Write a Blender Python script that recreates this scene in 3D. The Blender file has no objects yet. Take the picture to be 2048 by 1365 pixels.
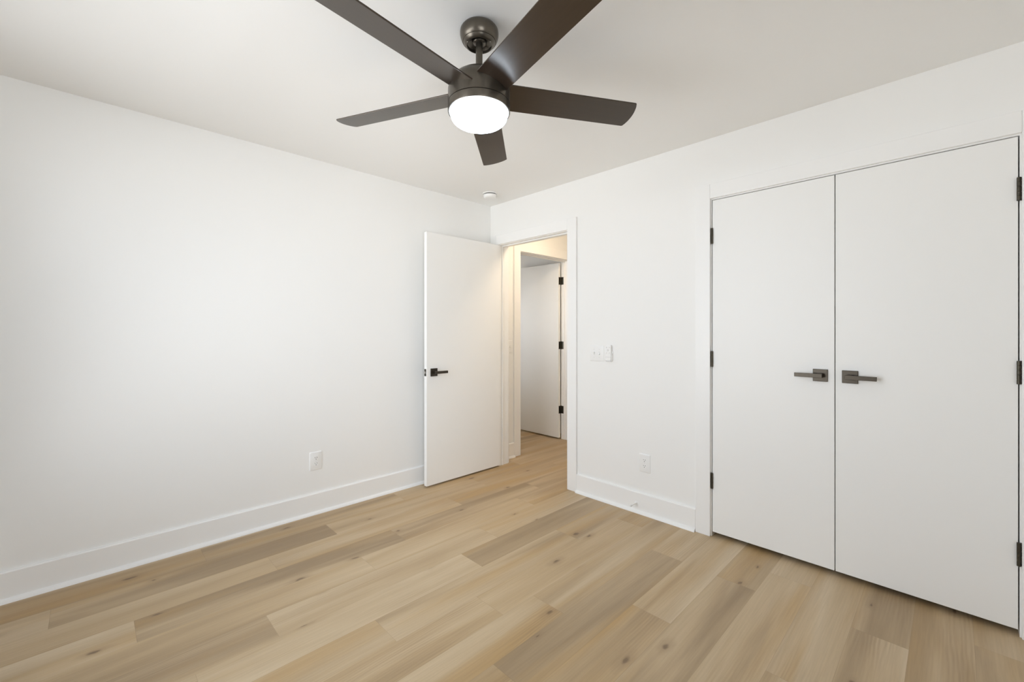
import bpy, bmesh, math, random
from mathutils import Matrix, Vector

S = bpy.context.scene
COL = S.collection
random.seed(7)

# ------------------------------------------------------------------ camera
CAM = (3.0765, -2.7246, 1.2547)
F_PX, HORIZON_PX, YAW = 862.9, 663.1, 0.7962
cam = bpy.data.cameras.new('camera')
cam.sensor_fit = 'HORIZONTAL'
cam.sensor_width = 36.0
cam.lens = 36.0 * F_PX / 2048.0
cam.shift_y = (HORIZON_PX - 682.5) / 2048.0
cam.clip_start = 0.01
cam_o = bpy.data.objects.new('camera', cam)
cam_o.location = CAM
cam_o.rotation_euler = (math.pi / 2, 0, YAW)
COL.objects.link(cam_o)
S.camera = cam_o

# ------------------------------------------------------------------ world, exposure
GROUND_LIGHT = (0.88, 0.91, 0.94)
SKY_LIGHT = (0.66, 0.725, 0.805)
DAYLIGHT = 8.2
W = bpy.data.worlds.new('daylight')
S.world = W
W.use_nodes = True
bg = W.node_tree.nodes['Background']
# overcast sky above the horizon, brighter lower half added to lift the ceiling
wn, wl = W.node_tree.nodes.new, W.node_tree.links.new
wtc, wsep = wn('ShaderNodeTexCoord'), wn('ShaderNodeSeparateXYZ')
wramp = wn('ShaderNodeValToRGB')
wmap = wn('ShaderNodeMapRange')
wmap.inputs['From Min'].default_value, wmap.inputs['From Max'].default_value = -1.0, 1.0
wl(wtc.outputs['Generated'], wsep.inputs[0])
wl(wsep.outputs['Z'], wmap.inputs['Value'])
wl(wmap.outputs[0], wramp.inputs[0])
we = wramp.color_ramp.elements
we[0].position, we[0].color = 0.48, (GROUND_LIGHT[0], GROUND_LIGHT[1], GROUND_LIGHT[2], 1)
we[1].position, we[1].color = 0.52, (SKY_LIGHT[0], SKY_LIGHT[1], SKY_LIGHT[2], 1)
wl(wramp.outputs[0], bg.inputs[0])
bg.inputs[1].default_value = DAYLIGHT
S.view_settings.view_transform = 'Standard'
S.view_settings.look = 'None'
S.view_settings.exposure = 0.0
S.view_settings.gamma = 1.0
S.view_settings.use_curve_mapping = False
S.cycles.max_bounces = 14
S.cycles.diffuse_bounces = 12
S.cycles.glossy_bounces = 4
S.cycles.caustics_reflective = False
S.cycles.caustics_refractive = False
LED_STRENGTH = 27.0
HALL_STRENGTH = 38.0

# room dimensions (metres); corner of the two visible walls at the origin
H = 2.44
XR, YF = 3.52, -3.45          # right wall, wall behind the camera
TW = 0.12                     # wall thickness
HX, HY = 1.15, 2.60           # hall
WIN1 = (0.35, 2.30, 0.40, 2.25)       # window in the wall behind the camera: x0, x1, z0, z1
ADDED_WIN2 = (-3.28, -2.13, 0.40, 2.20)  # unseen right-wall window, added to even out the room light
ADDED_WIN3 = (-1.60, -0.70, 0.85, 2.00)      # unseen window added to light the door across the hall: x0, x1, z0, z1      # added window in the right wall: y0, y1, z0, z1


def portal(name, loc, rot, sx, sy):
    l = bpy.data.lights.new(name, 'AREA')
    l.shape = 'RECTANGLE'
    l.size, l.size_y = sx, sy
    l.cycles.is_portal = True
    o = bpy.data.objects.new(name, l)
    o.location, o.rotation_euler = loc, rot
    COL.objects.link(o)


portal('window_portal', ((WIN1[0] + WIN1[1]) / 2, YF - TW - 0.02, (WIN1[2] + WIN1[3]) / 2), (math.pi / 2, 0, 0),
       WIN1[1] - WIN1[0], WIN1[3] - WIN1[2])
portal('window_portal', (XR + TW + 0.02, (ADDED_WIN2[0] + ADDED_WIN2[1]) / 2, (ADDED_WIN2[2] + ADDED_WIN2[3]) / 2), (math.pi / 2, 0, math.pi / 2),
       ADDED_WIN2[1] - ADDED_WIN2[0], ADDED_WIN2[3] - ADDED_WIN2[2])

portal('window_portal', ((ADDED_WIN3[0] + ADDED_WIN3[1]) / 2, -0.20 - TW - 0.02, (ADDED_WIN3[2] + ADDED_WIN3[3]) / 2), (math.pi / 2, 0, 0),
       ADDED_WIN3[1] - ADDED_WIN3[0], ADDED_WIN3[3] - ADDED_WIN3[2])


# ------------------------------------------------------------------ materials
def mat(name, color, rough=0.5, metal=0.0, spec=0.5, bump=0.0, bump_scale=200.0, var=0.0, emit=None, coat=0.0):
    m = bpy.data.materials.new(name)
    m.use_nodes = True
    nt = m.node_tree
    b = nt.nodes['Principled BSDF']
    b.inputs['Base Color'].default_value = (*color, 1)
    b.inputs['Roughness'].default_value = rough
    b.inputs['Metallic'].default_value = metal
    b.inputs['Specular IOR Level'].default_value = spec
    b.inputs['Coat Weight'].default_value = coat
    tc = nt.nodes.new('ShaderNodeTexCoord')
    if var or bump:
        n = nt.nodes.new('ShaderNodeTexNoise')
        n.inputs['Scale'].default_value = bump_scale
        n.inputs['Detail'].default_value = 3
        nt.links.new(tc.outputs['Object'], n.inputs['Vector'])
    if var:
        r = nt.nodes.new('ShaderNodeMix')
        r.data_type = 'RGBA'
        r.inputs[6].default_value = (*[c * (1 - var) for c in color], 1)
        r.inputs[7].default_value = (*[min(1, c * (1 + var)) for c in color], 1)
        nt.links.new(n.outputs['Fac'], r.inputs[0])
        nt.links.new(r.outputs[2], b.inputs['Base Color'])
    if bump:
        bp = nt.nodes.new('ShaderNodeBump')
        bp.inputs['Strength'].default_value = bump
        bp.inputs['Distance'].default_value = 0.002
        nt.links.new(n.outputs['Fac'], bp.inputs['Height'])
        nt.links.new(bp.outputs['Normal'], b.inputs['Normal'])
    if emit:
        b.inputs['Emission Color'].default_value = (*emit[0], 1)
        b.inputs['Emission Strength'].default_value = emit[1]
    return m


M_WALL = mat('wall_paint', (0.865, 0.862, 0.847), 0.55, spec=0.35, bump=0.05, bump_scale=260)
M_CEIL = mat('ceiling_paint', (0.875, 0.872, 0.858), 0.9, spec=0.2, bump=0.05, bump_scale=160)
M_TRIM = mat('trim_paint', (0.875, 0.873, 0.862), 0.35, spec=0.45)
M_DOOR = mat('door_paint', (0.862, 0.859, 0.842), 0.42, spec=0.4, bump=0.02, bump_scale=300)
M_PLASTIC = mat('white_plastic', (0.87, 0.87, 0.86), 0.3, spec=0.5)
M_GREYPL = mat('pale_grey_plastic', (0.74, 0.74, 0.73), 0.35, spec=0.5)
M_DARKSLOT = mat('dark_slot', (0.03, 0.03, 0.03), 0.6)
M_BRONZE = mat('oil_rubbed_bronze', (0.12, 0.105, 0.085), 0.30, metal=0.85, spec=0.5, var=0.12, bump_scale=60)
M_HANDLE = mat('brushed_dark_bronze', (0.068, 0.057, 0.044), 0.34, metal=0.85, var=0.15, bump_scale=90)
M_HINGE = mat('dark_hinge_metal', (0.075, 0.066, 0.050), 0.36, metal=0.8)
M_SCREW = mat('bright_screw', (0.6, 0.58, 0.52), 0.3, metal=0.9)
M_NICKEL = mat('latch_metal', (0.55, 0.53, 0.5), 0.35, metal=0.9)
M_RUBBER = mat('white_rubber', (0.8, 0.8, 0.79), 0.6)
M_VINYL = mat('window_vinyl', (0.85, 0.85, 0.84), 0.35)
M_LED = mat('led_lens', (0.9, 0.9, 0.9), 0.4, emit=((0.66, 0.80, 1.0), LED_STRENGTH))
M_HALLLAMP = mat('warm_lamp_glass', (0.9, 0.88, 0.85), 0.4, emit=((1.0, 0.80, 0.57), HALL_STRENGTH))


def blade_material():
    m = mat('blade_laminate', (0.05, 0.036, 0.027), 0.29, spec=0.85)
    nt = m.node_tree
    b = nt.nodes['Principled BSDF']
    tc = nt.nodes.new('ShaderNodeTexCoord')
    mp = nt.nodes.new('ShaderNodeMapping')
    b.inputs['Specular Tint'].default_value = (1.0, 0.91, 0.78, 1)
    mp.inputs['Scale'].default_value = (3, 90, 90)
    n = nt.nodes.new('ShaderNodeTexNoise')
    n.inputs['Scale'].default_value = 1.5
    n.inputs['Detail'].default_value = 6
    r = nt.nodes.new('ShaderNodeMix')
    r.data_type = 'RGBA'
    r.inputs[6].default_value = (0.018, 0.012, 0.009, 1)
    r.inputs[7].default_value = (0.034, 0.023, 0.017, 1)
    nt.links.new(tc.outputs['Object'], mp.inputs['Vector'])
    nt.links.new(mp.outputs['Vector'], n.inputs['Vector'])
    nt.links.new(n.outputs['Fac'], r.inputs[0])
    nt.links.new(r.outputs[2], b.inputs['Base Color'])
    return m


M_BLADE = blade_material()


def glass_material():
    m = bpy.data.materials.new('window_glass')
    m.use_nodes = True
    nt = m.node_tree
    nt.nodes.clear()
    out = nt.nodes.new('ShaderNodeOutputMaterial')
    mx = nt.nodes.new('ShaderNodeMixShader')
    tr = nt.nodes.new('ShaderNodeBsdfTransparent')
    gl = nt.nodes.new('ShaderNodeBsdfGlossy')
    fr = nt.nodes.new('ShaderNodeFresnel')
    gl.inputs['Roughness'].default_value = 0.02
    fr.inputs['IOR'].default_value = 1.45
    nt.links.new(fr.outputs[0], mx.inputs[0])
    nt.links.new(tr.outputs[0], mx.inputs[1])
    nt.links.new(gl.outputs[0], mx.inputs[2])
    nt.links.new(mx.outputs[0], out.inputs[0])
    return m


M_GLASS = glass_material()


def floor_material():
    """Oak-look vinyl planks: per-plank tone from the 'plank' colour attribute, grain from stretched noise."""
    m = bpy.data.materials.new('oak_planks')
    m.use_nodes = True
    nt = m.node_tree
    L, N = nt.links.new, nt.nodes.new
    b = nt.nodes['Principled BSDF']
    at = N('ShaderNodeAttribute'); at.attribute_name = 'plank'
    sep = N('ShaderNodeSeparateColor'); L(at.outputs['Color'], sep.inputs[0])
    tc = N('ShaderNodeTexCoord')

    def math_(op, a, b_=None, clamp=False):
        n = N('ShaderNodeMath'); n.operation = op; n.use_clamp = clamp
        for k, v in ((0, a), (1, b_)):
            if v is None: continue
            if isinstance(v, (int, float)): n.inputs[k].default_value = v
            else: L(v, n.inputs[k])
        return n.outputs[0]

    off = N('ShaderNodeCombineXYZ')
    L(math_('MULTIPLY', sep.outputs[1], 37.0), off.inputs[0])
    L(math_('MULTIPLY', sep.outputs[2], 53.0), off.inputs[1])
    L(math_('MULTIPLY', sep.outputs[1], 11.0), off.inputs[2])
    base = N('ShaderNodeVectorMath'); base.operation = 'ADD'
    L(tc.outputs['Object'], base.inputs[0]); L(off.outputs[0], base.inputs[1])

    def noise(sx, sy, detail=3, rough=0.5, dist=0.0):
        mp = N('ShaderNodeMapping'); mp.inputs['Scale'].default_value = (sx, sy, 1)
        L(base.outputs[0], mp.inputs['Vector'])
        n = N('ShaderNodeTexNoise'); n.inputs['Scale'].default_value = 1
        n.inputs['Detail'].default_value = detail; n.inputs['Roughness'].default_value = rough
        n.inputs['Distortion'].default_value = dist
        L(mp.outputs[0], n.inputs['Vector'])
        return n.outputs['Fac']

    def ramp(fac, stops, interp='LINEAR'):
        r = N('ShaderNodeValToRGB'); r.color_ramp.interpolation = interp
        e = r.color_ramp.elements
        while len(e) > 1: e.remove(e[0])
        e[0].position, e[0].color = stops[0][0], (*stops[0][1], 1)
        for p, c in stops[1:]:
            k = e.new(p); k.color = (*c, 1)
        L(fac, r.inputs[0])
        return r.outputs[0]

    def mixc(fac, a, b_, mode='MIX'):
        n = N('ShaderNodeMix'); n.data_type = 'RGBA'; n.blend_type = mode
        if isinstance(fac, (int, float)): n.inputs[0].default_value = fac
        else: L(fac, n.inputs[0])
        for k, v in ((6, a), (7, b_)):
            if isinstance(v, tuple): n.inputs[k].default_value = (*v, 1)
            else: L(v, n.inputs[k])
        return n.outputs[2]

    # tone: 0 = greyish dark plank, 1 = pale plank; streaks move it within the plank
    streak = noise(8.0, 0.6, 2, 0.45, 0.6)
    tone = math_('ADD', sep.outputs[0], math_('MULTIPLY', math_('SUBTRACT', streak, 0.5), 1.7), True)
    col = ramp(tone, [(0.0, FL_DARK), (0.45, FL_MID), (1.0, FL_PALE)])
    # warm streaks along the board
    warm = noise(7.0, 0.6, 2, 0.5, 0.3)
    wf = ramp(warm, [(0.48, (0, 0, 0)), (0.68, (1, 1, 1))])
    wamt = math_('MULTIPLY', wf, 0.70)
    wamt = math_('ADD', wamt, math_('MULTIPLY', math_('SUBTRACT', at.outputs['Alpha'], 0.5), 0.75), True)
    col = mixc(math_('MULTIPLY', wamt, 0.85), col, FL_WARM)
    # cathedral grain
    mp = N('ShaderNodeMapping'); mp.inputs['Scale'].default_value = (11.0, 1.1, 1)
    L(base.outputs[0], mp.inputs['Vector'])
    wv = N('ShaderNodeTexWave'); wv.wave_type = 'RINGS'; wv.rings_direction = 'Z'
    wv.inputs['Scale'].default_value = 2.2; wv.inputs['Distortion'].default_value = 9.0
    wv.inputs['Detail'].default_value = 3; wv.inputs['Detail Scale'].default_value = 0.9
    L(mp.outputs[0], wv.inputs['Vector'])
    cath = noise(3.5, 0.8, 2)
    cm = ramp(cath, [(0.52, (0, 0, 0)), (0.68, (1, 1, 1))])
    g = math_('MULTIPLY', math_('SUBTRACT', 1.0, wv.outputs['Fac']), math_('MULTIPLY', cm, 0.36))
    col = mixc(g, col, FL_GRAIN)
    # fine grain
    fine = noise(150.0, 5.0, 4, 0.6)
    ff = ramp(fine, [(0.35, (0.93, 0.925, 0.92)), (0.65, (1.03, 1.03, 1.03))])
    col = mixc(1.0, col, ff, 'MULTIPLY')
    # knots
    mk = N('ShaderNodeMapping'); mk.inputs['Scale'].default_value = (5.2, 2.3, 1)
    L(base.outputs[0], mk.inputs['Vector'])
    dn = N('ShaderNodeTexNoise'); dn.inputs['Scale'].default_value = 9; dn.inputs['Detail'].default_value = 2
    L(mk.outputs[0], dn.inputs['Vector'])
    av = N('ShaderNodeVectorMath'); av.operation = 'MULTIPLY_ADD'
    L(dn.outputs['Color'], av.inputs[0]); av.inputs[1].default_value = (0.10, 0.10, 0); L(mk.outputs[0], av.inputs[2])
    vo = N('ShaderNodeTexVoronoi'); vo.voronoi_dimensions = '2D'; vo.inputs['Scale'].default_value = 1.0
    vo.inputs['Randomness'].default_value = 1.0
    L(av.outputs[0], vo.inputs['Vector'])
    vs = N('ShaderNodeSeparateColor'); L(vo.outputs['Color'], vs.inputs[0])
    pick = math_('GREATER_THAN', vs.outputs[0], 0.62)
    size = math_('MULTIPLY_ADD', vs.outputs[1], 0.055)
    nt.nodes[size.node.name].inputs[2].default_value = 0.03
    rel = math_('DIVIDE', vo.outputs['Distance'], size)
    kn = ramp(rel, [(0.25, (1, 1, 1)), (1.0, (0, 0, 0))], 'EASE')
    halo = ramp(math_('MULTIPLY', rel, 0.33), [(0.1, (1, 1, 1)), (1.0, (0, 0, 0))], 'EASE')
    col = mixc(math_('MULTIPLY', math_('MULTIPLY', halo, pick), 0.35), col, FL_GRAIN)
    col = mixc(math_('MULTIPLY', math_('MULTIPLY', kn, pick), 0.70), col, FL_KNOT)
    # seams from the per-plank UVs (metres)
    uv = N('ShaderNodeUVMap'); uv.uv_map = 'plank_uv'
    su = N('ShaderNodeSeparateXYZ'); L(uv.outputs[0], su.inputs[0])
    e1 = math_('LESS_THAN', su.outputs[0], 0.0010)
    e2 = math_('LESS_THAN', su.outputs[1], 0.0012)
    seam = math_('MAXIMUM', e1, e2)
    col = mixc(math_('MULTIPLY', seam, 0.30), col, FL_KNOT)
    L(col, b.inputs['Base Color'])
    rr = math_('MULTIPLY_ADD', fine, 0.12)
    nt.nodes[rr.node.name].inputs[2].default_value = 0.36
    L(rr, b.inputs['Roughness'])
    b.inputs['Specular IOR Level'].default_value = 0.38
    bp = N('ShaderNodeBump'); bp.inputs['Strength'].default_value = 0.08; bp.inputs['Distance'].default_value = 0.001
    L(fine, bp.inputs['Height']); L(bp.outputs[0], b.inputs['Normal'])
    return m


FL_DARK = (0.325, 0.233, 0.136)
FL_MID = (0.482, 0.360, 0.218)
FL_PALE = (0.610, 0.490, 0.335)
FL_WARM = (0.445, 0.283, 0.114)
FL_GRAIN = (0.275, 0.180, 0.100)
FL_KNOT = (0.120, 0.072, 0.038)
M_FLOOR = floor_material()


# ------------------------------------------------------------------ mesh helpers
def box(bm, x0, x1, y0, y1, z0, z1, bevel=0.0, seg=2, only=None):
    vs = [bm.verts.new((x, y, z)) for x in (x0, x1) for y in (y0, y1) for z in (z0, z1)]
    q = [(0, 1, 3, 2), (4, 6, 7, 5), (0, 4, 5, 1), (2, 3, 7, 6), (0, 2, 6, 4), (1, 5, 7, 3)]
    fs = [bm.faces.new([vs[i] for i in f]) for f in q]
    if bevel:
        es = set(e for f in fs for e in f.edges)
        if only: es = {e for e in es if only(e)}
        bmesh.ops.bevel(bm, geom=list(es), offset=bevel, segments=seg, affect='EDGES', profile=0.5)
    return bm


def lathe(bm, prof, n=64, cap0=True, cap1=True, axis='Z', center=(0, 0, 0)):
    """prof: list of (radius, height). Revolved about an axis through center."""
    rings = []
    for r, h in prof:
        ring = []
        for i in range(n):
            a = 2 * math.pi * i / n
            c, s = r * math.cos(a), r * math.sin(a)
            p = (c, s, h) if axis == 'Z' else ((c, h, s) if axis == 'Y' else (h, c, s))
            ring.append(bm.verts.new(tuple(p[k] + center[k] for k in range(3))))
        rings.append(ring)
    for a, b in zip(rings, rings[1:]):
        for i in range(n):
            j = (i + 1) % n
            bm.faces.new((a[i], a[j], b[j], b[i]))
    if cap0: bm.faces.new(rings[0][::-1])
    if cap1: bm.faces.new(rings[-1])
    return bm


def prism(bm, pts, axis, a0, a1):
    """Extrude a 2D outline along an axis: 'X' takes (y, z), 'Y' takes (x, z), 'Z' takes (x, y)."""
    def P(p, a):
        return {'X': (a, p[0], p[1]), 'Y': (p[0], a, p[1]), 'Z': (p[0], p[1], a)}[axis]
    A = [bm.verts.new(P(p, a0)) for p in pts]
    B = [bm.verts.new(P(p, a1)) for p in pts]
    n = len(pts)
    for i in range(n):
        j = (i + 1) % n
        bm.faces.new((A[i], A[j], B[j], B[i]))
    bm.faces.new(A[::-1])
    bm.faces.new(B)
    return bm


def rounded(x0, x1, z0, z1, r, seg=6):
    pts = []
    for cx, cz, a0 in ((x1 - r, z0 + r, -90), (x1 - r, z1 - r, 0), (x0 + r, z1 - r, 90), (x0 + r, z0 + r, 180)):
        for k in range(seg + 1):
            a = math.radians(a0 + 90 * k / seg)
            pts.append((cx + r * math.cos(a), cz + r * math.sin(a)))
    return pts


def obj(name, bm, m, parent=None, smooth=None, loc=None):
    bmesh.ops.recalc_face_normals(bm, faces=bm.faces[:])
    me = bpy.data.meshes.new(name)
    bm.to_mesh(me)
    bm.free()
    me.materials.append(m)
    if smooth is not None:
        for p in me.polygons: p.use_smooth = True
        me.set_sharp_from_angle(angle=math.radians(smooth))
    o = bpy.data.objects.new(name, me)
    COL.objects.link(o)
    if parent is not None: o.parent = parent
    if loc: o.location = loc
    return o


def struct(name, bm, m, label=None, cat=None, smooth=None, loc=None):
    o = obj(name, bm, m, smooth=smooth, loc=loc)
    o['kind'] = 'structure'
    if label: o['label'] = label
    if cat: o['category'] = cat
    return o


def thing(name, label, cat, loc, rotz=0.0, group=None):
    o = bpy.data.objects.new(name, None)
    o.empty_display_size = 0.05
    o.location = loc
    o.rotation_euler = (0, 0, rotz)
    o['label'], o['category'] = label, cat
    if group: o['group'] = group
    COL.objects.link(o)
    return o


B = bmesh.new


# ------------------------------------------------------------------ floor (one mesh, one face per plank)
def build_floor():
    bm = B()
    colr = bm.loops.layers.float_color.new('plank')
    uvl = bm.loops.layers.uv.new('plank_uv')
    PW, PL, X0 = 0.18148, 1.2192, 0.0515
    xmin, xmax, ymin, ymax = -2.50, XR + TW, YF - TW, HY + TW
    ends = {1: -0.412, 4: -0.43, 5: -0.950, 6: -1.230, 9: -1.221, 10: -0.420, 11: -0.946, 12: -0.428,
            14: -0.939, 15: -0.42, 0: -1.05, 2: -0.80, 3: -0.15, 7: -0.62, 8: -0.20, 13: -1.42, 16: -1.1, 17: -0.2, 18: -0.7}
    tones = TONES
    k0 = math.floor((xmin - X0) / PW)
    k1 = math.ceil((xmax - X0) / PW)
    for k in range(k0, k1):
        xa, xb = X0 + k * PW, X0 + (k + 1) * PW
        e = ends.get(k, random.uniform(-1.2, 0))
        j0 = math.floor((ymin - e) / PL)
        j1 = math.ceil((ymax - e) / PL)
        for j in range(j0, j1):
            ya, yb = e + j * PL, e + (j + 1) * PL
            x0, x1, y0, y1 = max(xa, xmin), min(xb, xmax), max(ya, ymin), min(yb, ymax)
            if x1 - x0 < 1e-4 or y1 - y0 < 1e-4: continue
            f = bm.faces.new([bm.verts.new((x, y, 0)) for x, y in ((x0, y0), (x1, y0), (x1, y1), (x0, y1))])
            t = tones.get((k, j), random.uniform(0.32, 0.68))
            rc = (t, random.random(), random.random(), WARMTH.get((k, j), WARMTH.get(k, 0.45)))
            for l in f.loops:
                l[colr] = rc
                l[uvl].uv = (l.vert.co.x - xa, l.vert.co.y - ya)
    # underside slab so the floor has thickness
    box(bm, xmin, xmax, ymin, ymax, -0.12, -0.0005)
    me = bpy.data.meshes.new('floor')
    bm.to_mesh(me)
    bm.free()
    me.materials.append(M_FLOOR)
    o = bpy.data.objects.new('floor', me)
    o['kind'] = 'structure'
    COL.objects.link(o)


# (column, row) -> tone; row 0 starts at the column's listed end joint and runs away from the camera
TONES = {
    (1, -1): 0.55, (1, -2): 0.25,
    (4, 0): 0.45, (4, -1): 0.62,
    (5, -1): 0.60, (5, -2): 0.22, (5, 0): 0.60,
    (6, 0): 0.20, (6, -1): 0.62,
    (3, 0): 0.33, (3, -1): 0.22, (3, -2): 0.26, (0, -1): 0.30, (0, 0): 0.35, (0, -2): 0.3, (2, -1): 0.58, (2, -2): 0.58,
    (7, -1): 0.60, (7, 0): 0.5, (8, -1): 0.55, (8, 0): 0.55, (8, -2): 0.5,
    (9, 0): 0.40, (9, -1): 0.55,
    (10, 0): 0.55, (10, -1): 0.20, (10, -2): 0.6,
    (11, 0): 0.68, (11, -1): 0.40,
    (12, 0): 0.52, (12, -1): 0.16,
    (13, 0): 0.58, (13, -1): 0.55, (14, 0): 0.50, (14, -1): 0.45,
    (15, 0): 0.38, (15, -1): 0.62, (16, 0): 0.4, (16, -1): 0.5,
}
WARMTH = {8: 0.80, 0: 0.62, 2: 0.60, (4, -1): 0.66, (4, -2): 0.66, (11, -1): 0.82, (9, -1): 0.66, (13, 0): 0.60, 16: 0.62, (1, -1): 0.62,
          (10, -1): 0.22, (12, -1): 0.20, 3: 0.25, (1, -2): 0.22, (5, -2): 0.25, (6, 0): 0.28, (11, 0): 0.30, (15, -1): 0.25, (9, 0): 0.40}
build_floor()

# ------------------------------------------------------------------ shell
bm = B()
box(bm, -2.62, XR + TW, YF - TW, HY + TW, H, H + 0.12)
struct('ceiling', bm, M_CEIL)

# doorway 1 (bedroom door) and closet opening in the wall y = 0; doorway in the hall's left wall
DW0, DW1, DH = 0.117, 0.930, 2.056
CL0, CL1, CH = 2.0432, 3.2680, 2.0595
HD0, HD1, HH = 0.397, 1.207, 2.062
JT = 0.018
bm = B()
box(bm, 0, DW0 - JT, 0, TW, 0, H)
box(bm, DW0 - JT, DW1 + JT, 0, TW, DH + JT, H)
box(bm, DW1 + JT, CL0 - JT, 0, TW, 0, H)
box(bm, CL0 - JT, CL1 + JT, 0, TW, CH + JT, H)
box(bm, CL1 + JT, XR, 0, TW, 0, H)
struct('wall_back', bm, M_WALL)

bm = B()
box(bm, -TW, 0, YF - TW, HD0 - JT, 0, H)
box(bm, -TW, 0, HD0 - JT, HD1 + JT, HH + JT, H)
box(bm, -TW, 0, HD1 + JT, HY, 0, H)
struct('wall_left', bm, M_WALL)

bm = B()
box(bm, XR, XR + TW, YF - TW, ADDED_WIN2[0], 0, H)
box(bm, XR, XR + TW, ADDED_WIN2[1], 0.9, 0, H)
box(bm, XR, XR + TW, ADDED_WIN2[0], ADDED_WIN2[1], 0, ADDED_WIN2[2])
box(bm, XR, XR + TW, ADDED_WIN2[0], ADDED_WIN2[1], ADDED_WIN2[3], H)
struct('wall_right', bm, M_WALL)

bm = B()
box(bm, 0, WIN1[0], YF - TW, YF, 0, H)
box(bm, WIN1[1], XR, YF - TW, YF, 0, H)
box(bm, WIN1[0], WIN1[1], YF - TW, YF, 0, WIN1[2])
box(bm, WIN1[0], WIN1[1], YF - TW, YF, WIN1[3], H)
struct('wall_front', bm, M_WALL)

bm = B()                                    # hall: its right side and its far end
box(bm, HX, HX + 0.1, TW, HY, 0, H)
struct('wall_hall_right', bm, M_WALL)
bm = B()
box(bm, -2.62, HX + 0.1, HY, HY + TW, 0, H)
struct('wall_hall_end', bm, M_WALL)
bm = B()                                    # closet interior
box(bm, 1.55, XR, 0.78, 0.88, 0, H)
struct('wall_closet_back', bm, M_WALL)
bm = B()
box(bm, 1.45, 1.55, TW, 0.88, 0, H)
struct('wall_closet_side', bm, M_WALL)
bm = B()                                    # room across the hall
box(bm, -2.62, -2.50, -0.2, HY, 0, H)
struct('wall_far_room_left', bm, M_WALL)
bm = B()
box(bm, -2.50, ADDED_WIN3[0], -0.32, -0.20, 0, H)
box(bm, ADDED_WIN3[1], -TW, -0.32, -0.20, 0, H)
box(bm, ADDED_WIN3[0], ADDED_WIN3[1], -0.32, -0.20, 0, ADDED_WIN3[2])
box(bm, ADDED_WIN3[0], ADDED_WIN3[1], -0.32, -0.20, ADDED_WIN3[3], H)
struct('wall_far_room_near', bm, M_WALL)
bm = B()
box(bm, -2.50, -TW, 1.42, 1.52, 0, H)
struct('wall_far_room_back', bm, M_WALL)


# ------------------------------------------------------------------ windows (out of view; all but the front one added for light)
def window(name, a0, a1, z0, z1, wall_axis, face, out):
    """A double-hung vinyl window in a wall opening. wall_axis 'Y': the wall lies at y=face."""
    def bx(bm, a_0, a_1, d0, d1, zz0, zz1, bev=0.0):
        if wall_axis == 'Y':
            box(bm, a_0, a_1, min(d0, d1), max(d0, d1), zz0, zz1, bev)
        else:
            box(bm, min(d0, d1), max(d0, d1), a_0, a_1, zz0, zz1, bev)
    d = lambda t: face + out * t
    bm = B()
    fw = 0.045
    bx(bm, a0, a0 + fw, d(0.02), d(0.10), z0, z1)
    bx(bm, a1 - fw, a1, d(0.02), d(0.10), z0, z1)
    bx(bm, a0 + fw, a1 - fw, d(0.02), d(0.10), z1 - fw, z1)
    bx(bm, a0 + fw, a1 - fw, d(0.02), d(0.10), z0, z0 + fw)
    w = struct(name, bm, M_VINYL)
    zm = (z0 + z1) / 2
    for nm, lo, hi, dd in (('lower_sash', z0 + fw, zm + 0.02, 0.035), ('upper_sash', zm - 0.02, z1 - fw, 0.068)):
        bm = B()
        s = 0.04
        L0, L1 = a0 + fw, a1 - fw
        bx(bm, L0, L0 + s, d(dd), d(dd + 0.03), lo, hi)
        bx(bm, L1 - s, L1, d(dd), d(dd + 0.03), lo, hi)
        bx(bm, L0 + s, L1 - s, d(dd), d(dd + 0.03), lo, lo + s)
        bx(bm, L0 + s, L1 - s, d(dd), d(dd + 0.03), hi - s, hi)
        so = obj(nm, bm, M_VINYL, w)
        bm = B()
        bx(bm, L0 + s, L1 - s, d(dd + 0.013), d(dd + 0.017), lo + s, hi - s)
        obj('pane', bm, M_GLASS, so)
    # casing and sill on the room side
    bm = B()
    c = 0.089
    bx(bm, a0 - c, a0, d(0), d(-0.018), z0, z1 + c)
    bx(bm, a1, a1 + c, d(0), d(-0.018), z0, z1 + c)
    bx(bm, a0, a1, d(0), d(-0.018), z1, z1 + c)
    obj('window_casing', bm, M_TRIM, w)
    bm = B()
    bx(bm, a0 - c - 0.02, a1 + c + 0.02, d(0.0), d(-0.045), z0 - 0.025, z0, 0.004)
    bx(bm, a0 - c, a1 + c, d(0), d(-0.018), z0 - 0.025 - c, z0 - 0.025)
    obj('window_sill', bm, M_TRIM, w)


window('window_1', *WIN1, 'Y', YF, -1)
window('added_window_2', *ADDED_WIN2, 'X', XR, 1)
window('added_window_3', *ADDED_WIN3, 'Y', -0.20, -1)

# ------------------------------------------------------------------ trim: jambs and casings
CT = 0.018
CW = 0.089


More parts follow.
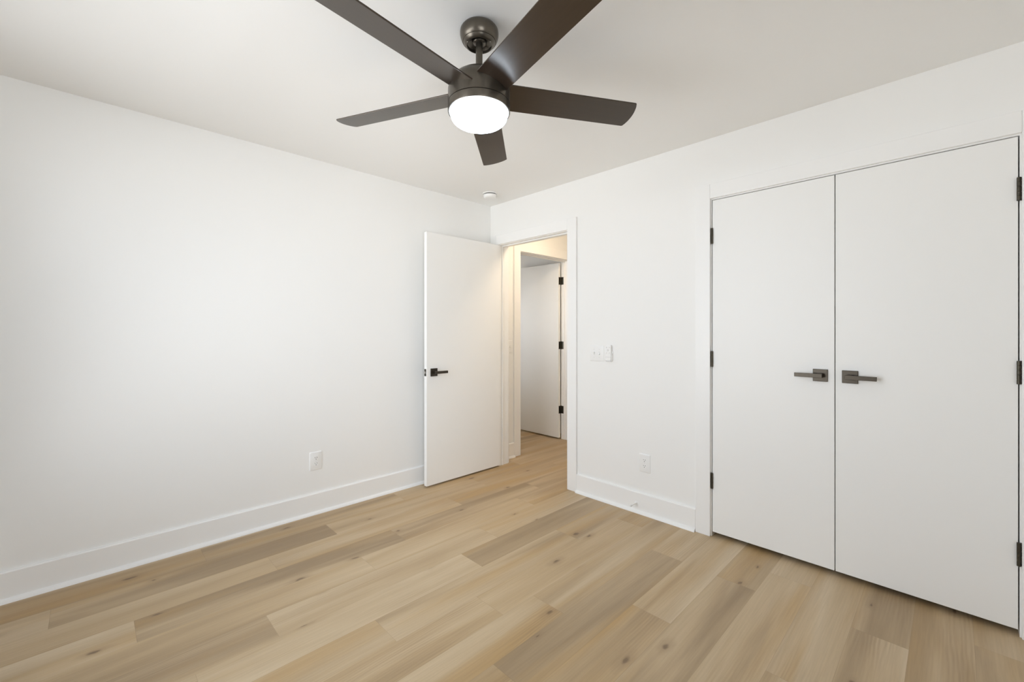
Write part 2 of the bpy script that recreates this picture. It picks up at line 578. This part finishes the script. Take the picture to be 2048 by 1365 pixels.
def wall_y_frame(name, x0, x1, zt, reveal_l, reveal_r, reveal_h, stop_y, left_w=CW):
    """Jamb lining of an opening in the wall y=0, with stops, plus flat casing on the room face."""
    bm = B()
    box(bm, x0 - JT, x0, 0, TW, 0, zt + JT)
    box(bm, x1, x1 + JT, 0, TW, 0, zt + JT)
    box(bm, x0, x1, 0, TW, zt, zt + JT)
    o = struct(name, bm, M_TRIM)
    if stop_y:
        bm = B()
        s0, s1, st = stop_y[0], stop_y[1], 0.010
        box(bm, x0, x0 + st, s0, s1, 0, zt, 0.002)
        box(bm, x1 - st, x1, s0, s1, 0, zt, 0.002)
        box(bm, x0 + st, x1 - st, s0, s1, zt - st, zt, 0.002)
        obj('door_stop_strip', bm, M_TRIM, o)
    bm = B()
    li, ri, hi = x0 - reveal_l, x1 + reveal_r, zt + reveal_h
    box(bm, li - left_w, li, -CT, 0, 0, hi + CW, 0.0025)
    box(bm, ri, ri + CW, -CT, 0, 0, hi + CW, 0.0025)
    box(bm, li + 0.0003, ri - 0.0003, -CT, 0, hi, hi + CW, 0.0025)
    obj('casing', bm, M_TRIM, o)
    return o


t1 = wall_y_frame('trim_1', DW0, DW1, DH, 0.015, 0.005, 0.004, (0.037, 0.050), 0.084)
bm = B()                                    # hall side of the same doorway
box(bm, 0.022, DW0 - 0.006, TW, TW + CT, 0, DH + 0.006 + CW, 0.0025)
box(bm, DW1 + 0.006, DW1 + 0.006 + CW, TW, TW + CT, 0, DH + 0.006 + CW, 0.0025)
box(bm, DW0 - 0.006, DW1 + 0.006, TW, TW + CT, DH + 0.006, DH + 0.006 + CW, 0.0025)
obj('casing', bm, M_TRIM, t1)
wall_y_frame('trim_2', CL0, CL1, CH, 0.0047, 0.0055, 0.0060, None)

bm = B()                                    # doorway across the hall, in the wall x = 0
box(bm, -TW, 0, HD0 - JT, HD0, 0, HH + JT)
box(bm, -TW, 0, HD1, HD1 + JT, 0, HH + JT)
box(bm, -TW, 0, HD0, HD1, HH, HH + JT)
t3 = struct('trim_3', bm, M_TRIM)
bm = B()
box(bm, -0.078, -0.066, HD0, HD0 + 0.010, 0, HH, 0.002)
box(bm, -0.078, -0.066, HD1 - 0.010, HD1, 0, HH, 0.002)
box(bm, -0.078, -0.066, HD0 + 0.010, HD1 - 0.010, HH - 0.010, HH, 0.002)
obj('door_stop_strip', bm, M_TRIM, t3)
bm = B()
box(bm, 0, CT, HD0 - 0.005 - CW, HD0 - 0.005, 0, HH + 0.005 + CW, 0.0025)
box(bm, 0, CT, HD1 + 0.005, HD1 + 0.005 + CW, 0, HH + 0.005 + CW, 0.0025)
box(bm, 0, CT, HD0 - 0.005, HD1 + 0.005, HH + 0.005, HH + 0.005 + CW, 0.0025)
obj('casing', bm, M_TRIM, t3)

# baseboards with a quarter-round shoe
BH, BT, SH = 0.142, 0.015, 0.019


def quarter(n=5):
    return [(BT, 0), (BT + SH, 0)] + [(BT + SH * math.cos(a), SH * math.sin(a)) for a in
                                      [math.pi / 2 * k / n for k in range(1, n)]] + [(BT, SH)]


def board():
    return [(0, 0), (BT, 0), (BT, BH - 0.006), (BT - 0.004, BH), (0, BH)]


def base_run(name, axis, a0, a1, face, out):
    """axis 'Y': a run along y against the wall x=face; out = +1/-1, the side the room is on."""
    bm = B()
    prism(bm, [(face + out * p[0], p[1]) for p in board()], 'Y' if axis == 'Y' else 'X', a0, a1)
    o = struct(name, bm, M_TRIM)
    bm = B()
    prism(bm, [(face + out * p[0], p[1]) for p in quarter()], 'Y' if axis == 'Y' else 'X', a0, a1)
    obj('shoe_molding', bm, M_TRIM, o, smooth=30)
    return o


base_run('baseboard_left', 'Y', YF, 0.0, 0.0, 1)
base_run('baseboard_back', 'X', DW1 + 0.005 + CW, CL0 - 0.006 - CW, 0.0, -1)
base_run('baseboard_back_end', 'X', CL1 + 0.0065 + CW, XR, 0.0, -1)
base_run('baseboard_right', 'Y', YF, 0.0, XR, -1)
base_run('baseboard_front', 'X', 0.04, XR - 0.04, YF, 1)
base_run('baseboard_hall', 'Y', TW + CT, HD0 - 0.005 - CW, 0.0, 1)
base_run('baseboard_hall_end', 'Y', HD1 + 0.005 + CW, HY, 0.0, 1)


# ------------------------------------------------------------------ doors
def place(o, M):
    o.matrix_local = M


def lever_handle(parent, M, sx):
    """Square rose with a straight lever. Local: x along the door (lever towards +x*sx), y out of the face, z up."""
    bm = B()
    box(bm, -0.0320, 0.0320, 0.0, 0.008, -0.0320, 0.0320, 0.0015)
    box(bm, -0.0115, 0.0115, 0.006, 0.036, -0.0115, 0.0115, 0.001)
    h = obj('door_handle', bm, M_HANDLE, parent)
    h['label'] = 'dark bronze lever handle on a square rose'
    place(h, M)
    bm = B()
    a, b = sorted((-0.0150 * sx, 0.107 * sx))
    box(bm, a, b, 0.036, 0.049, -0.0105, 0.0105, 0.0012)
    obj('lever', bm, M_HANDLE, h)
    return h


def rot_frame(xv, yv, origin):
    """Matrix whose local x, y axes are xv, yv (z up)."""
    m = Matrix.Identity(4)
    for i in range(3):
        m[i][0], m[i][1] = xv[i], yv[i]
    m[0][2], m[1][2], m[2][2] = 0, 0, 1
    m[0][3], m[1][3], m[2][3] = origin
    return m


# door_1: the bedroom door, swung open beside the left wall
D1X0, D1X1, D1Y0, D1Y1, D1Z0, D1Z1 = 0.103, 0.138, -0.803, 0.0, 0.013, 2.053
bm = B()
box(bm, D1X0, D1X1, D1Y0, D1Y1 - 0.0005, D1Z0, D1Z1, 0.002)
door1 = struct('door_1', bm, M_DOOR, 'flat white bedroom door swung open with one dark lever handle, nearest the corner', 'door')
lever_handle(door1, rot_frame((0, 1, 0), (1, 0, 0), (D1X1, -0.735, 0.923)), 1)
lever_handle(door1, rot_frame((0, 1, 0), (-1, 0, 0), (D1X0, -0.735, 0.923)), 1)
bm = B()
box(bm, 0.108, 0.133, D1Y0 - 0.0012, D1Y0, 0.895, 0.952, 0.0004)
lp = obj('latch_plate', bm, M_HINGE, door1)
bm = B()
prism(bm, [(0.113, D1Y0 - 0.001), (0.128, D1Y0 - 0.001), (0.128, D1Y0 - 0.012), (0.124, D1Y0 - 0.012)], 'Z', 0.915, 0.932)
obj('latch_bolt', bm, M_NICKEL, lp)
for z in (1.84, 1.09, 0.34):
    bm = B()
    box(bm, 0.1165, 0.1335, D1Y1 - 0.0006, D1Y1 + 0.0012, z - 0.045, z + 0.045)
    lathe(bm, [(0.006, z - 0.045), (0.006, z + 0.045)], 12, center=(0.1110, -0.0255, 0))
    obj('hinge', bm, M_HINGE, door1)

# closet doors
CZ0, CZ1 = 0.0285, 2.0555
XL, XM, XRT = 2.0475, 2.6545, 3.2640


def closet_door(name, x0, x1, label, hinge_x, hx, sx, screws):
    bm = B()
    box(bm, x0, x1, 0.0, 0.035, CZ0, CZ1, 0.0012)
    d = struct(name, bm, M_DOOR, label, 'door')
    lever_handle(d, rot_frame((1, 0, 0), (0, -1, 0), (hx, 0.0, 1.0255)), sx)
    for z in (1.838, 1.0855, 0.3405):
        bm = B()
        for a in range(5):                      # five-barrel knuckle
            lathe(bm, [(0.0056, z - 0.048 + a * 0.0192), (0.0062, z - 0.0475 + a * 0.0192),
                       (0.0062, z - 0.0295 + a * 0.0192), (0.0056, z - 0.029 + a * 0.0192)], 14,
                  center=(hinge_x, -0.0062, 0))
        s = 1 if screws else -1
        box(bm, min(hinge_x, hinge_x + s * 0.011), max(hinge_x, hinge_x + s * 0.011), -0.0016, -0.0001, z - 0.048, z + 0.048)
        h = obj('hinge', bm, M_HINGE, d, smooth=40)
        if screws:
            for dz in (-0.034, -0.011, 0.012, 0.034):
                bm = B()
                lathe(bm, [(0.0017, -0.0026), (0.0017, -0.0012)], 10, axis='Y', center=(hinge_x + 0.0085, 0, z + dz))
                obj('screw', bm, M_SCREW, h)
    return d


closet_door('door_2', XL, XM - 0.0022, 'flat white closet door on the left of the pair, its lever pointing left', XL - 0.0015, 2.593, -1, False)
closet_door('door_3', XM + 0.0022, XRT, 'flat white closet door on the right of the pair, its lever pointing right', XRT + 0.0015, 2.716, 1, True)

# door across the hall, swung away into the far room
bm = B()
D4Y0, D4Y1 = 1.166, 1.201
box(bm, -0.935, -0.127, D4Y0, D4Y1, 0.016, 2.050, 0.002)
door4 = struct('door_4', bm, M_DOOR, 'flat white door across the hall, seen ajar through the doorway', 'door')
for z in (1.842, 1.092, 0.342):
    bm = B()
    box(bm, -0.1272, -0.1255, D4Y0 + 0.003, D4Y1 - 0.001, z - 0.044, z + 0.044)
    box(bm, -0.118, -0.082, HD1 - 0.0016, HD1 - 0.0001, z - 0.044, z + 0.044)
    lathe(bm, [(0.006, z - 0.045), (0.006, z + 0.045)], 12, center=(-0.1235, 1.2045, 0))
    h = obj('hinge', bm, M_HINGE, door4)
lever_handle(door4, rot_frame((1, 0, 0), (0, -1, 0), (-0.870, D4Y0, 0.923)), 1)


# ------------------------------------------------------------------ ceiling fan
AX = Vector((1.7983, -1.6513, 2.1708))                       # hub centre on the blade plane
CAN = Vector((AX.x - 0.0086, AX.y + 0.0084, H))              # canopy centre on the ceiling
TX, TY = 0.0184, -0.0182                                     # the fan hangs slightly out of level
fan = thing('ceiling_fan', 'dark bronze five-blade ceiling fan with a lit round white light', 'ceiling fan', CAN)
nz = Vector((-TX, -TY, 1)).normalized()
nx = (Vector((1, 0, TX))).normalized()
ny = nz.cross(nx)
TILT = Matrix(((nx.x, ny.x, nz.x, AX.x - CAN.x), (nx.y, ny.y, nz.y, AX.y - CAN.y), (nx.z, ny.z, nz.z, AX.z - CAN.z), (0, 0, 0, 1)))

bm = B()
lathe(bm, [(0.054, 0.0), (0.054, -0.008), (0.064, -0.008), (0.0665, -0.009), (0.0685, -0.012), (0.0700, -0.0150), (0.0715, -0.0155), (0.0735, -0.019),
           (0.0748, -0.028), (0.0745, -0.036), (0.0728, -0.045), (0.0695, -0.054), (0.0655, -0.0610), (0.0640, -0.0625), (0.0622, -0.0626),
           (0.0600, -0.066), (0.0560, -0.0715), (0.0510, -0.0755), (0.0490, -0.0762), (0.0475, -0.0755), (0.0470, -0.066), (0.030, -0.050), (0.012, -0.046)],
      72, True, True)
can = obj('canopy', bm, M_BRONZE, fan, smooth=35)
bm = B()
lathe(bm, [(0.014, -0.045), (0.026, -0.052), (0.029, -0.061), (0.026, -0.069), (0.0135, -0.073)], 32)
obj('hanger_ball', bm, M_BRONZE, can, smooth=60)
for a in (-60, 60, 180):
    bm = B()
    lathe(bm, [(0.0022, 0), (0.0022, 0.0016)], 10, axis='X', center=(0, 0, 0))
    s = obj('canopy_screw', bm, M_SCREW, can)
    r = math.radians(a) + YAW - math.pi / 2
    s.matrix_local = Matrix.Translation((0.0505 * math.cos(r), 0.0505 * math.sin(r), -0.0756)) @ Matrix.Rotation(math.radians(90), 4, 'Y')

bm = B()
lathe(bm, [(0.0132, 0.078), (0.0132, 0.215)], 32)
rod = obj('downrod', bm, M_BRONZE, fan, smooth=40)
place(rod, TILT)
bm = B()
lathe(bm, [(0.0300, 0.0775), (0.0290, 0.081), (0.022, 0.086), (0.0165, 0.091), (0.0150, 0.096), (0.0134, 0.0965)], 40)
o = obj('rod_collar', bm, M_BRONZE, fan, smooth=40)
place(o, TILT)

bm = B()
lathe(bm, [(0.116, -0.0440), (0.1190, -0.0435), (0.1190, 0.000), (0.1186, 0.012), (0.1165, 0.022), (0.1125, 0.033), (0.1065, 0.0440), (0.0980, 0.0540),
           (0.0870, 0.0625), (0.0730, 0.0700), (0.0560, 0.0750), (0.0380, 0.0775), (0.0280, 0.0780)], 96)
o = obj('motor_housing', bm, M_BRONZE, fan, smooth=40)
place(o, TILT)
bm = B()
lathe(bm, [(0.1130, -0.0445), (0.1175, -0.0448), (0.1195, -0.0465), (0.1195, -0.0735), (0.1185, -0.0755), (0.1150, -0.0760), (0.1145, -0.072), (0.110, -0.070)], 96)
o = obj('light_ring', bm, M_BRONZE, fan, smooth=40)
place(o, TILT)
bm = B()
lathe(bm, [(0.1080, -0.0700), (0.1095, -0.0720), (0.1096, -0.0820), (0.1088, -0.0895), (0.1062, -0.0970), (0.1012, -0.1040), (0.0950, -0.1090),
           (0.0870, -0.1128), (0.0680, -0.1155), (0.0400, -0.1168), (0.0100, -0.1170)], 96)
o = obj('light_lens', bm, M_LED, fan, smooth=50)
o['label'] = 'glowing round white light under the hub'
place(o, TILT)

# blades
TH0, PITCH, BW, R0, R1, BTH = 1.0537, -0.235, 0.1294, 0.085, 0.6455, 0.0055


def blade_mesh():
    bm = B()
    out = [(R0, -BW / 2), (R0, BW / 2)]
    out_tip = []
    n = 14
    rc = 0.007
    # convex tip with small rounded corners
    for k in range(n + 1):
        t = k / n
        y = BW / 2 - rc * 0.6 - t * (BW - 1.2 * rc)
        bulge = 0.012 * (1 - (2 * t - 1) ** 2)
        out_tip.append((R1 + bulge, y))
    ring = out + [(R1 - rc, BW / 2)] + [(R1 - rc * 0.3, BW / 2 - rc * 0.18)] + out_tip + [(R1 - rc * 0.3, -BW / 2 + rc * 0.18)] + [(R1 - rc, -BW / 2)]
    top = [bm.verts.new((x, y, BTH / 2)) for x, y in ring]
    bot = [bm.verts.new((x, y, -BTH / 2)) for x, y in ring]
    n = len(ring)
    bm.faces.new(top)
    bm.faces.new(bot[::-1])
    es = []
    for i in range(n):
        j = (i + 1) % n
        bm.faces.new((top[i], top[j], bot[j], bot[i]))
    bm.edges.ensure_lookup_table()
    es = [e for e in bm.edges if len(e.link_faces) == 2 and abs(e.verts[0].co.z - e.verts[1].co.z) < 1e-6]
    bmesh.ops.bevel(bm, geom=es, offset=0.0014, segments=2, affect='EDGES', profile=0.5)
    return bm


first = None
for i in range(5):
    if first is None:
        bl = first = obj('blade', blade_mesh(), M_BLADE, fan)
    else:
        bl = first.copy()
        COL.objects.link(bl)
        bl.parent = fan
    a = TH0 + i * 2 * math.pi / 5
    bl.matrix_local = TILT @ Matrix.Rotation(a, 4, 'Z') @ Matrix.Rotation(-0.009, 4, 'Y') @ Matrix.Rotation(PITCH, 4, 'X')

# ------------------------------------------------------------------ smoke detector
det = thing('smoke_detector', 'small round white smoke detector on the ceiling near the corner', 'smoke detector', (0.290, -0.262, H))
bm = B()
lathe(bm, [(0.0645, 0.0), (0.0645, -0.0045), (0.063, -0.006), (0.052, -0.0062)], 48)
obj('mounting_base', bm, M_PLASTIC, det, smooth=40)
bm = B()
lathe(bm, [(0.049, -0.006), (0.049, -0.0135)], 48)
obj('gap_shade_core', bm, M_DARKSLOT, det, smooth=40)  # dark-coloured core stands in for the shade inside the gap
bm = B()
lathe(bm, [(0.050, -0.0128), (0.0565, -0.0135), (0.0560, -0.030), (0.0520, -0.0375), (0.0440, -0.0410), (0.02, -0.0425), (0.005, -0.0426)], 48)
cv = obj('cover', bm, M_PLASTIC, det, smooth=40)
for k in range(8):
    bm = B()
    box(bm, -0.0009, 0.0009, -0.0030, 0.0030, -0.0065, 0.0065)
    s = obj('vent_slot', bm, M_GREYPL, cv)
    a = 2 * math.pi * k / 8 + 0.2
    s.matrix_local = Matrix.Translation((0.0550 * math.cos(a), 0.0550 * math.sin(a), -0.0225)) @ Matrix.Rotation(a + math.pi / 2, 4, 'Z') @ Matrix.Rotation(math.pi / 2, 4, 'Z')


# ------------------------------------------------------------------ wall plates. local: x along the wall, y out of it, z up
def plate(parent, w, h, d=0.0055):
    bm = B()
    n = 4
    prev = None
    rings = []
    for dx, y in ((0.0, 0.0), (0.0, 0.0022), (0.0015, 0.0042), (0.0042, d)):
        rings.append([bm.verts.new((x, y, z)) for x, z in rounded(-w / 2 + dx, w / 2 - dx, -h / 2 + dx, h / 2 - dx, 0.004, 4)])
    for a, b in zip(rings, rings[1:]):
        for i in range(len(a)):
            j = (i + 1) % len(a)
            bm.faces.new((a[i], a[j], b[j], b[i]))
    bm.faces.new(rings[0]); bm.faces.new(rings[-1])
    return obj('cover_plate', bm, M_PLASTIC, parent, smooth=35)


def screw(parent, x, z, y=0.0055):
    bm = B()
    lathe(bm, [(0.0030, y - 0.001), (0.0030, y + 0.0006), (0.0022, y + 0.0011)], 14, axis='Y', center=(x, 0, z))
    return obj('screw', bm, M_GREYPL, parent)


def outlet(label, loc, rotz):
    t = thing('power_outlet', label, 'outlet', loc, rotz, 'white wall outlets')
    p = plate(t, 0.083, 0.125)
    screw(t, 0, 0)
    for zc in (0.0195, -0.0195):
        bm = B()
        R = 0.0172
        pts = []
        for k in range(40):
            a = 2 * math.pi * k / 40
            pts.append((R * math.cos(a), max(-0.0142, min(0.0142, R * math.sin(a))) + zc))
        prism(bm, pts, 'Y', 0.004, 0.0072)
        r = obj('receptacle', bm, M_PLASTIC, t)
        for x, z0, z1, w in ((-0.0063, 0.0005, 0.0085, 0.0024), (0.0063, 0.0015, 0.0080, 0.0024)):
            bm = B()
            box(bm, x - w / 2, x + w / 2, 0.0068, 0.0074, zc + z0, zc + z1)
            obj('slot', bm, M_DARKSLOT, r)
        bm = B()
        lathe(bm, [(0.0026, 0.0068), (0.0026, 0.0074)], 14, axis='Y', center=(0, 0, zc - 0.0068))
        obj('ground_hole', bm, M_DARKSLOT, r)
    return t


LEFTWALL = -math.pi / 2     # local y -> +x world
BACKWALL = math.pi          # local y -> -y world
outlet('white duplex outlet low on the left wall above the baseboard', (0.0, -1.610, 0.3605), LEFTWALL)
outlet('white duplex outlet low between the doorway and the closet', (1.597, 0.0, 0.3480), BACKWALL)


def toggle(parent, x, up):
    bm = B()
    box(bm, x - 0.0050, x + 0.0050, 0.0052, 0.0064, -0.0120, 0.0120)
    f = obj('toggle_frame', bm, M_GREYPL, parent)
    bm = B()
    s = 1 if up else -1
    prism(bm, [(0.005, -0.006), (0.005, 0.006), (0.0150, s * 0.0085 + 0.0028), (0.0158, s * 0.0085 - 0.0028)], 'X', x - 0.0042, x + 0.0042)
    obj('toggle', bm, M_PLASTIC, f)


sw = thing('light_switch', 'white double light switch on the wall right of the doorway', 'light switch', (1.2075, 0, 1.0895), BACKWALL, 'white light switches')
plate(sw, 0.122, 0.118)
for x, up in ((0.023, True), (-0.023, False)):
    toggle(sw, x, up)
    screw(sw, x, 0.030)
    screw(sw, x, -0.030)

sw = thing('light_switch', 'white single light switch in the hall, seen through the doorway', 'light switch', (0.0, 0.252, 1.1025), LEFTWALL, 'white light switches')
plate(sw, 0.078, 0.122)
toggle(sw, 0, False)
screw(sw, 0, 0.030)
screw(sw, 0, -0.030)

# fan remote in its wall cradle
rm = thing('fan_remote', 'slim white fan remote in a wall cradle beside the double switch', 'remote control', (1.3150, 0, 1.0940), BACKWALL)
bm = B()
prism(bm, rounded(-0.0295, 0.0295, -0.061, 0.020, 0.010), 'Y', 0.0, 0.005)
prism(bm, [(-0.0295, -0.050), (-0.026, -0.050), (-0.026, 0.0), (-0.0295, 0.0)], 'Y', 0.005, 0.019)
prism(bm, [(0.026, -0.050), (0.0295, -0.050), (0.0295, 0.0), (0.026, 0.0)], 'Y', 0.005, 0.019)
prism(bm, [(-0.0295, -0.050), (-0.022, -0.0605), (0.022, -0.0605), (0.0295, -0.050), (0.026, -0.050), (0.020, -0.057), (-0.020, -0.057), (-0.026, -0.050)], 'Y', 0.005, 0.019)
obj('cradle', bm, M_PLASTIC, rm)
bm = B()
prism(bm, rounded(-0.0235, 0.0235, -0.054, 0.061, 0.007), 'Y', 0.006, 0.021)
rb = obj('remote_body', bm, M_PLASTIC, rm)
bm = B()
prism(bm, rounded(-0.0235, 0.0235, -0.030, -0.026, 0.0018), 'Y', 0.021, 0.0214)
obj('trim_line', bm, M_GREYPL, rb)
for x, z, r in ((0, 0.022, 0.0085), (-0.012, 0.042, 0.0045), (0.012, 0.042, 0.0045), (-0.012, 0.002, 0.0045), (0.012, 0.002, 0.0045)):
    bm = B()
    lathe(bm, [(r, 0.0205), (r, 0.0222), (r * 0.8, 0.0228)], 20, axis='Y', center=(x, 0, z))
    obj('button', bm, M_GREYPL, rb, smooth=40)

# door stop on the baseboard
ds = thing('door_stop', 'thin white rod door stop sticking out of the baseboard', 'door stop', (1.540, -BT, 0.064), BACKWALL)
bm = B()
lathe(bm, [(0.011, 0.0), (0.011, 0.003), (0.006, 0.007), (0.0045, 0.010)], 24, axis='Y')
obj('mount', bm, M_PLASTIC, ds, smooth=40)
bm = B()
lathe(bm, [(0.0042, 0.008), (0.0042, 0.066)], 16, axis='Y')
obj('rod', bm, M_PLASTIC, ds, smooth=40)
bm = B()
lathe(bm, [(0.0060, 0.064), (0.0066, 0.066), (0.0066, 0.076), (0.0050, 0.079)], 16, axis='Y')
obj('rubber_tip', bm, M_RUBBER, ds, smooth=40)

# hall lamp (lights the hall; out of the photo's view)
hl = thing('ceiling_light', 'warm round flush ceiling light in the hall beyond the doorway', 'ceiling light', (0.78, 0.45, H))
bm = B()
lathe(bm, [(0.155, 0), (0.155, -0.018), (0.150, -0.020)], 48)
obj('base_pan', bm, M_BRONZE, hl, smooth=40)
bm = B()
lathe(bm, [(0.145, -0.020), (0.143, -0.038), (0.125, -0.060), (0.09, -0.076), (0.04, -0.084), (0.01, -0.085)], 48)
obj('glass_bowl', bm, M_HALLLAMP, hl, smooth=50)
